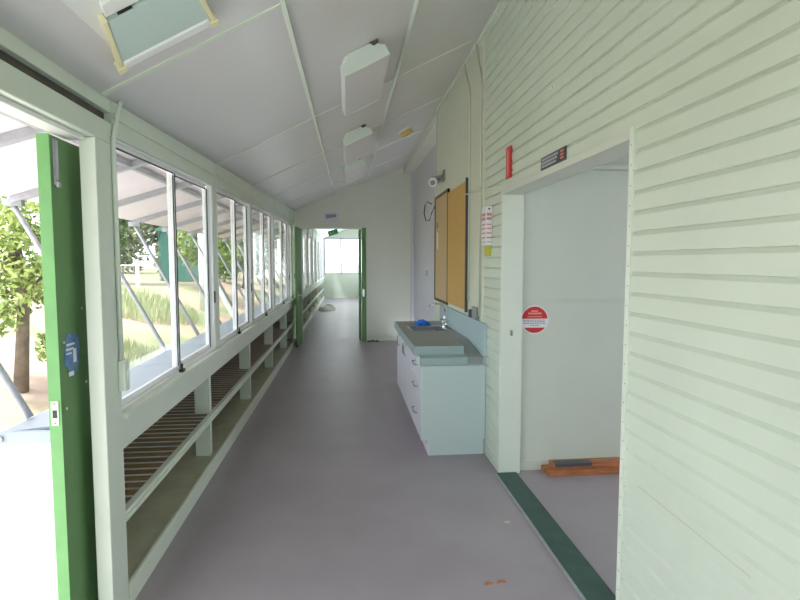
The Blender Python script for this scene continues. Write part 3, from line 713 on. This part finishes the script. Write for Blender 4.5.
# exit sign hanging in the far room
r = thing('exit_sign', (-0.357, 14.0, 2.25), 'tilted green exit sign hanging beyond the end doorway', 'exit sign')
def rot(x, z, a=0.30, cx=-0.357, czz=2.316): return (cx + x * math.cos(a) - z * math.sin(a), czz + x * math.sin(a) + z * math.cos(a))
def rbox(m, x0, x1, z0, z1, y0, y1):
    q = [rot(x, z) for x, z in ((x0, z0), (x1, z0), (x1, z1), (x0, z1))]
    m.prism([(x, y0, z) for x, z in q], [(x, y1, z) for x, z in q])
m = MB(); rbox(m, -.13, .13, -.065, .065, 13.98, 14.02); m.build('sign_box', M['exit'], r, 0.003)
m = MB()
rbox(m, -.09, -.045, -.04, .04, 13.977, 13.9795)
for a in ((.00, .022, .02, .04), (-.012, .03, -.003, .018), (.022, .055, .003, .012), (-.02, .0, -.04, -.004), (.01, .036, -.036, -.026)): rbox(m, a[0], a[1], a[2], a[3], 13.977, 13.9795)
m.build('running_figure', M['redline'] if False else M['far_green'], r)
m = MB()
m.tube([(-0.45, 14, 2.34), (-0.45, 14, cz(-.45, 14))], .005, 6); m.tube([(-0.25, 14, 2.40), (-0.25, 14, cz(-.25, 14))], .005, 6); m.build('hanger', M['grey'], r)

# far room end wall with window and other walls
WX0, WX1, WZ0, WZ1 = -0.98, 0.95, 1.03, 2.58
m = MB()
a = toppoly(WX0, WX1, YF, WZ1); m.prism(a, [(p[0], p[1] + .1, p[2]) for p in a])
a = toppoly(-1.1, WX0, YF, 0); m.prism(a, [(p[0], p[1] + .1, p[2]) for p in a])
a = toppoly(WX1, 1.42, YF, 0); m.prism(a, [(p[0], p[1] + .1, p[2]) for p in a])
m.box(WX0, WX1, YF, YF + .1, 0, WZ0)
struct(m, 'wall_far', M['far_green'], 'pale green wall below the far window', 'wall')
r = thing('window_%d' % NW[0], (0, YF, WZ0), 'bright white window at the far end beyond the doorway', 'window', None, 'structure'); NW[0] += 1
m = MB()
for a in ((WX0, WX1, WZ0, WZ0 + .05), (WX0, WX1, WZ1 - .05, WZ1), (WX0, WX0 + .05, WZ0 + .05, WZ1 - .05), (WX1 - .05, WX1, WZ0 + .05, WZ1 - .05), (-.29, -.22, WZ0 + .05, WZ1 - .05), (.56, .62, WZ0 + .05, WZ1 - .05)):
    m.box(a[0], a[1], YF + .02, YF + .07, a[2], a[3])
m.build('window_frame', M['grey'], r)
m = MB(); m.box(WX0 + .05, WX1 - .05, YF + .072, YF + .085, 1.40, 1.43); m.build('glazing_bar', M['grey'], r)
m = MB(); m.box(WX0 + .05, WX1 - .05, YF + .042, YF + .046, WZ0 + .05, WZ1 - .05); m.build('glass_pane', M['glass'], r)
m = MB(); m.box(XR, XR + .13, YE + .1, 17.9, 0, 3.42); m.box(XR, XR + .13, 17.9, YF, 0, .9); m.box(XR, XR + .13, 17.9, YF, 2.6, 3.42); struct(m, 'wall_right_far', M['far_green'], 'right wall of the room beyond the end doorway', 'wall')
for k, y in enumerate((17.9, 19.6, 21.3)):  # unseen windows added to brighten the far room
    m = MB(); m.box(XR + .02, XR + .11, y, y + .1, .9, 2.6, M['alu']); m.box(XR + .02, XR + .11, y + .1, y + 1.7, .9, .95, M['alu']); m.box(XR + .02, XR + .11, y + .1, y + 1.7, 2.55, 2.6, M['alu']); m.box(XR + .06, XR + .066, y + .1, y + 1.7, .95, 2.55, M['glass'])
    m.mats[0] = M['alu']; struct(m, 'window_%d' % NW[0], M['alu'], ['nearest', 'middle', 'farthest'][k] + ' unseen right hand window added to brighten the room beyond the end doorway', 'window'); NW[0] += 1
m = MB(); m.box(-1.1, XR + .13, Y0 - .1, Y0, 0, .45); m.box(-1.1, XR + .13, Y0 - .1, Y0, 2.5, 3.5); struct(m, 'wall_back', M['hidden'], 'wall behind the camera with an unseen window added for light', 'wall')
r = thing('window_%d' % NW[0], (0, Y0 - .05, .45), 'wide unseen window added behind the camera to brighten the corridor', 'window', None, 'structure'); NW[0] += 1  # unseen window added to light the low surfaces facing the camera
m = MB()
for a in ((-1.1, 1.23, .45, .5), (-1.1, 1.23, 2.45, 2.5), (-1.1, -1.05, .5, 2.45), (1.18, 1.23, .5, 2.45), (.03, .09, .5, 2.45)): m.box(a[0], a[1], Y0 - .08, Y0 - .03, a[2], a[3])
m.build('window_frame', M['alu'], r)
m = MB(); m.box(-1.05, 1.18, Y0 - .057, Y0 - .053, .5, 2.45); m.build('glass_pane', M['glass'], r)
crumple('plastic_sheet', -0.66, 17.6, 0.0, 0.24, 1.0, 0.24, M['cloth'], 'crumpled off white sheet lying on the floor beyond the end doorway', 'sheet', 9, 30)
# rubbish by the end doorway: dry leaves
for k, (x, y) in enumerate(((0.42, 10.22), (0.50, 10.27), (0.58, 10.2))):
    crumple('leaf_litter', x, y, 0.0, 0.045, 0.03, 0.03, M['bark'], ['left', 'middle', 'right'][k] + ' scrap of dry litter at the foot of the green end doorway upright', 'litter', 20 + k, 8)

for k, (x, y, lab) in enumerate(((.67, 2.40, 'left scrap of dry leaf on the floor by the green threshold'), (.735, 2.41, 'right scrap of dry leaf on the floor by the green threshold'), (.94, 2.98, 'pale scrap of litter on the floor halfway along the green threshold'))):
    crumple('leaf_litter', x, y, 0.0, 0.022, 0.010, 0.008, M['timber'] if k < 2 else M['shelf'], lab, 'litter', 40 + k, 6)
# ---------------------------------------------------------------- ceiling fittings
def on_ceil(u, y, d):     # u = X, d = distance below the ceiling along its normal
    s = (3.38 - zl(y)) / 2.1; L = math.hypot(1, s)
    return (u + d * s / L, y, cz(u, y) - d / L)
def lightfit(y0, y1, lab):
    x0, x1 = -0.058, 0.218
    r = thing('fluorescent_light', on_ceil(0.09, (y0 + y1) / 2, 0.0), lab, 'ceiling light', 'fluorescent lights along the ceiling')
    prof = [(x0 + .07, 0.002), (x0 + .05, .035), (x0, .05), (x0, .115), (x1, .115), (x1, .05), (x1 - .03, .03), (x1 - .06, .002)]
    def P(y, g=0): return [on_ceil(a, y, d) for a, d in prof]
    inner = [(x0 + .05, .002), (x0 + .004, .05), (x0 + .004, .09), (x1 - .004, .09), (x1 - .004, .05), (x1 - .04, .002)]
    m = MB(); m.prism([on_ceil(a, y0 + .02, d) for a, d in inner], [on_ceil(a, y1 - .02, d) for a, d in inner]); m.build('body', M['white'], r)
    dd = [(x0 + .001, .06), (x0 + .001, .113), (x1 - .001, .113), (x1 - .001, .06), (x1 - .0035, .06), (x1 - .0035, .1), (x0 + .0035, .1), (x0 + .0035, .06)]
    m = MB(); m.prism([on_ceil(a, y0 + .02, d) for a, d in dd], [on_ceil(a, y1 - .02, d) for a, d in dd]); m.build('diffuser', M['diff'], r)
    for a, b in ((y0, y0 + .02), (y1 - .02, y1)):
        m = MB(); m.prism(P(a), P(b)); m.build('end_cap', M['endcap'], r, 0.002)
    m = MB(); m.prism([on_ceil(a, y0 - .004, d) for a, d in ((x1 - .075, .0), (x1 - .025, .0), (x1 - .03, .022), (x1 - .06, .028))], [on_ceil(a, y0 - .0005, d) for a, d in ((x1 - .075, .0), (x1 - .025, .0), (x1 - .03, .022), (x1 - .06, .028))]); m.build('cable_entry', M['dark_brown'], r)
lightfit(3.32, 4.28, 'white fluorescent light fitting nearest the camera, with aqua end cap')
lightfit(5.45, 6.65, 'middle white fluorescent light fitting of the row')
lightfit(7.30, 8.5, 'farthest white fluorescent light fitting, next to the end wall')
# near fitting with loose panel
r = thing('ceiling_heater', on_ceil(-0.7, 1.9, 0), 'large pale teal panel fitting with cream edges on the near ceiling', 'ceiling light')
X0, X1, Ya, Yb = -0.868, -0.515, 1.856, 2.172
def ob(m, x0, x1, y0, y1, d0, d1, mm=None):
    p = [on_ceil(x0, y0, d1), on_ceil(x1, y0, d1), on_ceil(x1, y1, d1), on_ceil(x0, y1, d1), on_ceil(x0, y0, d0), on_ceil(x1, y0, d0), on_ceil(x1, y1, d0), on_ceil(x0, y1, d0)]
    m.hexa(p, mm)
m = MB(); ob(m, X0 + .03, X1 - .01, 1.2, 2.11, 0.001, 0.014); m.build('body', M['white'], r, 0.004)
# panel drawn a little askew on the body
def skew(x, y, d):
    k = (y - Ya) / (Yb - Ya)
    return on_ceil(x + (0.075 * (1 - k) if x < -0.7 else 0.0), y, d)
def sb(m, x0, x1, y0, y1, d0, d1):
    m.hexa([skew(x0, y0, d1), skew(x1, y0, d1), skew(x1, y1, d1), skew(x0, y1, d1), skew(x0, y0, d0), skew(x1, y0, d0), skew(x1, y1, d0), skew(x0, y1, d0)])
m = MB(); sb(m, X0 + .012, X1 - .012, Ya, Yb - .056, 0.016, 0.040); m.build('panel', M['panel'], r)
m = MB(); sb(m, X0 + .012, X1 - .012, Yb - .055, Yb, 0.004, 0.046); m.build('white_edge', M['white'], r, 0.01)
for xa, xb in ((X0 - .006, X0 + .011), (X1 - .011, X1 + .006)):
    m = MB(); sb(m, xa, xb, Ya - .01, Yb + .005, 0.012, 0.045); m.build('cream_edge', M['tape'], r, 0.004)
for x in (X0 + .003, X1 - .003):
    m = MB(); sb(m, x - .016, x + .016, Yb - .03, Yb + .008, 0.01, 0.049); m.build('corner_piece', M['tape'], r, 0.004)
m = MB(); sb(m, X0 + .045, X0 + .09, Ya - .012, Ya - .004, 0.016, 0.038); m.build('clip', M['black'], r)
m = MB(); sb(m, X0 + .01, X1 + .0, Ya - .08, Ya - .013, 0.0142, 0.034); m.build('fixed_rail', M['white'], r, 0.003)
# smoke detector
r = thing('smoke_detector', on_ceil(0.74, 6.77, 0), 'round yellowed smoke detector on the ceiling near the beam', 'smoke detector')
p0 = Vector(on_ceil(.74, 6.77, 0.0)); p1 = Vector(on_ceil(.74, 6.77, 0.06)); ax = (p1 - p0).normalized()
m = MB(); m.disc(p0, ax, 0.095, 0.02, 24); m.build('base', M['paper'], r, 0.003)
m = MB(); m.disc(p0 + ax * .021, ax, 0.08, 0.05, 24); m.build('cover', M['smoke'], r, 0.008)

# ---------------------------------------------------------------- outside: awnings, struts
AW = [(-1.0, 'over the near windows'), (0.60, 'above the open doorway'), (2.60, 'outside the first window'), (4.50, 'outside the second window'), (6.42, 'outside the third window'), (8.4, 'outside the last windows'), (10.4, 'outside the windows beyond the end doorway'), (12.4, 'farther along the next room'), (14.4, 'midway along the next room'), (16.4, 'near the end of the next room'), (18.4, 'at the far end of the next room')]
def aw_pt(t, y, dz=0.0):
    a = Vector((-1.13, y, 2.26)); b = Vector((-2.10, y, 1.955)); q = a + (b - a) * t; q.z += dz; return q
for k, (y, lab) in enumerate(AW):
    y1 = (AW[k + 1][0] if k + 1 < len(AW) else 22.6) - 0.0005
    r = thing('awning', (-1.6, (y + y1) / 2, 0.8), 'propped white sheet awning ' + lab, 'awning', 'awnings along the outside of the corridor')
    m = MB(); m.hexa([aw_pt(0, y), aw_pt(1, y), aw_pt(1, y1), aw_pt(0, y1), aw_pt(0, y, .02), aw_pt(1, y, .02), aw_pt(1, y1, .02), aw_pt(0, y1, .02)]); m.build('sheet', M['awning'], r)
    m = MB(); m.bar(aw_pt(.25, y + .02, -.02), aw_pt(.25, y1 - .02, -.02), .035, .035); m.build('rail', M['galv'], r)
    nst = 2
    for j in range(nst):
        ys_ = y + (y1 - y) * (0.0 + j / nst) + 0.03
        m = MB(); m.bar(aw_pt(.02, ys_, -.022), aw_pt(.985, ys_, -.022), .05, .04); m.build('cross_bar', M['galv'], r)
        if y > 2.0 or j == 0 or True:
            m = MB(); m.tube([aw_pt(.98, ys_, -.05), (-1.50, ys_, 0.815 if y > 2.4 else 0.77)], .017, 8); m.build('strut', M['galv'], r)
            m = MB(); m.box(-2.13, -2.02, ys_ - .02, ys_ + .02, 1.90, 1.945); m.build('strut_bracket', M['grey'], r)
# arm outside the doorway which carries a strut
r = thing('support_arm', (-1.6, 2.40, 0.745), 'white steel arm reaching out beyond the green door leaf', 'arm')
m = MB(); m.box(-2.15, -1.10, 2.36, 2.383, 0.775, 0.828); m.build('bar', M['ledge'], r, 0.003)
m = MB(); m.disc((-1.47, 2.36, 0.80), (0, -1, 0), .014, .01, 12); m.build('bolt', M['galv'], r)

# ground
m = MB(); nx, ny = 44, 60
def gz(x, y):
    d = -x
    base = -0.25 if d < 2.2 else (-0.25 + (d - 2.2) * 0.34 if d < 5.2 else 0.77 + (d - 5.2) * 0.02)
    fade = min(1, max(0, (y - 4.2) / 2.5))
    return -0.25 + (base + .25) * (fade if d < 4.4 else fade + (1 - fade) * min(1, (d - 4.4) / 3) * .6) + .05 * math.sin(x * 1.7 + y) * (1 if d > 4.6 else fade) * math.sin(y * .9)
gx = [-1.12 - (k / nx) ** 1.6 * 38 for k in range(nx + 1)]; gy = [-14 + k * 74 / ny for k in range(ny + 1)]
vv = [[m.bm.verts.new((x, y, gz(x, y))) for y in gy] for x in gx]
for a in range(nx):
    for b in range(ny):
        fc = m.bm.faces.new((vv[a][b], vv[a + 1][b], vv[a + 1][b + 1], vv[a][b + 1])); fc.smooth = True
m.build('ground', M['ground'], None, 0, 'structure', 'dry grassy bank rising outside the windows', 'ground')
m = MB(); m.box(-4.4, -1.47, -2.0, 5.2, -0.24, -0.03); m.box(-1.47, -1.13, -2.0, 2.42, -0.24, -0.03); m.build('landing', M['concrete'], None, .01, 'structure', 'pale concrete landing outside the open doorway', 'landing')

# tall grass
def grass(name, cx, cy, rx, ry, n, h, lab):
    rnd = random.Random(int(cx * 100)); m = MB()
    for _ in range(n):
        a = rnd.uniform(0, 6.28); q = rnd.random() ** .5
        x = cx + math.cos(a) * q * rx; y = cy + math.sin(a) * q * ry; z = gz(x, y) - .02
        hh = h * rnd.uniform(.5, 1.1); b = rnd.uniform(0, 6.28); w_ = rnd.uniform(.004, .009); l = rnd.uniform(.05, .35) * hh
        dx, dy = math.cos(b), math.sin(b); sx, sy = -dy * w_, dx * w_
        v = [m.bm.verts.new(p) for p in ((x - sx, y - sy, z), (x + sx, y + sy, z), (x + sx * .7 + dx * l * .4, y + sy * .7 + dy * l * .4, z + hh * .6), (x - sx * .7 + dx * l * .4, y - sy * .7 + dy * l * .4, z + hh * .6), (x + dx * l, y + dy * l, z + hh))]
        m.bm.faces.new(v[:4]); m.bm.faces.new((v[3], v[2], v[4]))
    o = m.build(name, M['grass'], None, 0, 'stuff', lab, 'grass')
grass('tall_grass', -3.1, 7.6, .6, 1.1, 3200, .3, 'tall green grass clump on the bank outside the first window')
grass('tall_grass', -4.4, 12.2, 1.0, 1.6, 2600, .3, 'dry tall grass on the bank beyond the first window')

# trees
def tree(cx, cy, h, cr, ch, n, lm, name, lab, ls=.09, trunk=True, seed=1, low=0.35):
    rnd = random.Random(seed); z = gz(cx, cy)
    r = thing(name, (cx, cy, z - .02), lab, 'tree' if 'tree' in name else 'shrub', 'trees and shrubs outside')
    m = MB(); m.tube([(cx, cy, z - .05), (cx + .08, cy, z + h * .4), (cx - .05, cy + .1, z + h * .8)], [h * .03, h * .022, h * .008], 8)
    for k in range(6):
        a = k * 1.1; m.tube([(cx, cy, z + h * .35 + k * .05 * h), (cx + math.cos(a) * cr * .5, cy + math.sin(a) * cr * .5, z + h * (.5 + .07 * k))], [h * .012, h * .004], 6)
    m.build('trunk', M['bark'], r)
    m = MB(); blobs = []
    for k in range(16):
        a = rnd.uniform(0, 6.28); q = rnd.uniform(.2, .8)
        blobs.append((cx + math.cos(a) * q * cr, cy + math.sin(a) * q * cr, z + h * rnd.uniform(low, .92), cr * rnd.uniform(.3, .5)))
    for _ in range(n):
        b = rnd.choice(blobs); d = Vector((rnd.gauss(0, 1), rnd.gauss(0, 1), rnd.gauss(0, 1))).normalized() * b[3] * rnd.uniform(.55, 1.05)
        p = Vector(b[:3]) + d; t = Vector((rnd.gauss(0, 1), rnd.gauss(0, 1), rnd.gauss(0, 1))).normalized(); s_ = t.cross(Vector((rnd.gauss(0, 1), rnd.gauss(0, 1), rnd.gauss(0, 1)))).normalized()
        l = ls * rnd.uniform(.6, 1.3)
        v = [m.bm.verts.new(q_) for q_ in (p - t * l, p + s_ * l * .4, p + t * l, p - s_ * l * .4)]
        m.bm.faces.new(v)
    m.build('foliage', lm, r)
tree(-3.62, 6.2, 2.6, .62, 2.5, 3200, M['leaf2'], 'leafy_shrub', 'loose leafy shrub outside beyond the open doorway', .05, seed=2, low=.15)
tree(-7.9, 18.6, 5.0, 1.25, 3, 9000, M['leaf'], 'garden_tree', 'dark green tree behind the fence at the left of the first window', .10, seed=3, low=.2)
tree(-18, 41, 8, 3.2, 5, 8000, M['leaf'], 'garden_tree', 'broad tree behind the teal shed', .2, seed=4, low=.15)
tree(-7.6, 40.5, 8, 2.4, 5, 7000, M['leaf2'], 'garden_tree', 'yellow green tree to the right of the teal shed', .18, seed=5, low=.15)
tree(-4.6, 17.6, 4.6, 1.3, 3, 6500, M['leaf2'], 'garden_tree', 'bright yellow green tree outside the second window', .09, seed=6, low=.15)
tree(-4.2, 22.5, 4.4, 1.2, 3, 5500, M['leaf'], 'garden_tree', 'green tree outside the third window beside the white house', .1, seed=8, low=.15)
tree(-22, 29, 10, 4.2, 5, 9000, M['leaf'], 'garden_tree', 'large tree far left behind the fence', .2, seed=7, low=.12)
tree(-14.5, 21, 7, 2.6, 5, 8000, M['leaf2'], 'garden_tree', 'tall tree on the bank left of the dark green tree', .14, seed=11, low=.15)
for q, (x, y, hh, cr_, lab) in enumerate(((-13.2, 32, 5.4, 1.9, 'far tree behind the dark green tree at the left of the first window'), (-9.3, 28.0, 4.8, 1.4, 'far tree directly behind the teal shed'), (-7.9, 34, 5.4, 1.6, 'far tree to the right of the teal shed behind the white pole'), (-6.3, 25.5, 4.8, 1.2, 'far tree behind the yellow green tree of the second window')  )):
    tree(x, y, hh, cr_, 3, 5200, M['leaf3'], 'garden_tree', lab, .17, seed=30 + q, low=.12)
# teal shed
r = thing('garden_shed', (-7.6, 22.5, gz(-7.6, 22.5)), 'teal metal shed standing behind the fence', 'shed'); z = gz(-7.6, 22.5) - .05
m = MB(); n = 40; pts = []
m.box(-7.25, -6.30, 21.6, 23.4, z, z + 2.0)
for k in range(17): m.box(-7.30 + k * .06, -7.30 + k * .06 + .025, 21.585, 21.6, z, z + 2.0)
m.build('walls', M['shed'], r)
m = MB(); m.prism([(-7.40, 21.5, z + 2.0), (-6.15, 21.5, z + 2.0), (-6.15, 21.5, z + 2.05), (-6.77, 21.5, z + 2.35), (-7.40, 21.5, z + 2.05)], [(-7.40, 23.5, z + 2.0), (-6.15, 23.5, z + 2.0), (-6.15, 23.5, z + 2.05), (-6.77, 23.5, z + 2.35), (-7.40, 23.5, z + 2.05)]); m.build('roof', M['shed'], r)
# fence
FY = 16.8
r = thing('mesh_fence', (-9, FY, gz(-9, FY)), 'white post and wire mesh fence across the bank', 'fence')
m = MB()
for zz in (1.45, 1.05): m.bar((-14, FY, zz), (-6.2, FY, zz), .03, .04)
m.build('rail', M['fence'], r)
m = MB()
for k in range(56): m.bar((-14 + k * .14, FY + .03, .8), (-14 + k * .14, FY + .03, 1.45), .006, .006, (0, 1, 0))
for k in range(5): m.bar((-14, FY + .03, .85 + k * .13), (-6.2, FY + .03, .85 + k * .13), .006, .006)
m.build('wire_mesh', M['galv'], r)
for k in range(6):
    x = -13.9 + k * 1.52; m = MB(); m.box(x - .05, x + .05, FY - .09, FY - .025, gz(x, FY) - .05, 1.62); m.build('post', M['fence'], r, .004)
# white pole and house
m = MB(); m.tube([(-3.75, 14.2, gz(-3.75, 14.2) - .05), (-3.75, 14.2, 2.45)], .07, 14)
m.build('white_pole', M['fence'], None, 0, None, 'white pole standing outside the right part of the first window', 'pole')
r = thing('white_house', (-3.67, 29, gz(-3.67, 29)), 'white house wall seen through the third window', 'house'); z = gz(-5, 29) - .1
m = MB(); m.box(-4.35, -3.0, 27.5, 31, z, z + 2.6); m.build('walls', M['house'], r)
m = MB(); m.prism([(-4.6, 27.2, z + 2.6), (-2.75, 27.2, z + 2.6), (-3.67, 27.2, z + 3.6)], [(-4.6, 31.3, z + 2.6), (-2.75, 31.3, z + 2.6), (-3.67, 31.3, z + 3.6)]); m.build('roof', M['galv'], r)
m = MB(); m.box(-3.5, -3.2, 27.46, 27.499, z + 1.0, z + 1.9); m.build('window', M['signdark'], r)
# leaning white branch outside second window
m = MB(); m.tube([(-2.30, 9.0, 1.42), (-2.12, 9.0, 1.17), (-2.0, 9.0, .92), (-1.74, 9.02, .45), (-1.68, 9.05, gz(-1.68, 9))], [.035, .055, .065, .07, .07], 10)
m.build('bare_branch', M['fence'], None, 0, None, 'curved pale bare branch outside the second window', 'branch')

# ---------------------------------------------------------------- light
w = bpy.data.worlds.new('World'); S.world = w; w.use_nodes = True
bg = w.node_tree.nodes['Background']
bg.inputs['Color'].default_value = (0.89, 0.95, 1.0, 1); bg.inputs['Strength'].default_value = 1.5
sl = bpy.data.lights.new('sun', 'SUN'); sl.energy = 3.2; sl.angle = math.radians(6); sl.color = (1, .98, .95)
so = bpy.data.objects.new('sun', sl); COL.objects.link(so)
so.rotation_euler = Vector((0.40, 0.15, -0.90)).to_track_quat('-Z', 'Y').to_euler()

# ---------------------------------------------------------------- camera
F = 530.0; VX, VY = 347.0, 262.0
cam = bpy.data.cameras.new('camera'); cam.sensor_width = 36; cam.lens = 36 * F / 800; cam.clip_start = .02; cam.clip_end = 300
co = bpy.data.objects.new('camera', cam); COL.objects.link(co)
p = math.atan((300 - VY) / F); s = math.atan((400 - VX) / F * math.cos(p))
co.location = (0, 0, 1.55); co.rotation_euler = (math.pi / 2 - p, 0, -s)
S.camera = co
S.view_settings.view_transform = 'Standard'; S.view_settings.look = 'None'; S.view_settings.gamma = 1
S.view_settings.use_curve_mapping = False
S.view_settings.exposure = 1.72
S.cycles.max_bounces = 14; S.cycles.diffuse_bounces = 8; S.cycles.transparent_max_bounces = 24
S.cycles.use_denoising = True
S.cycles.sample_clamp_indirect = 8
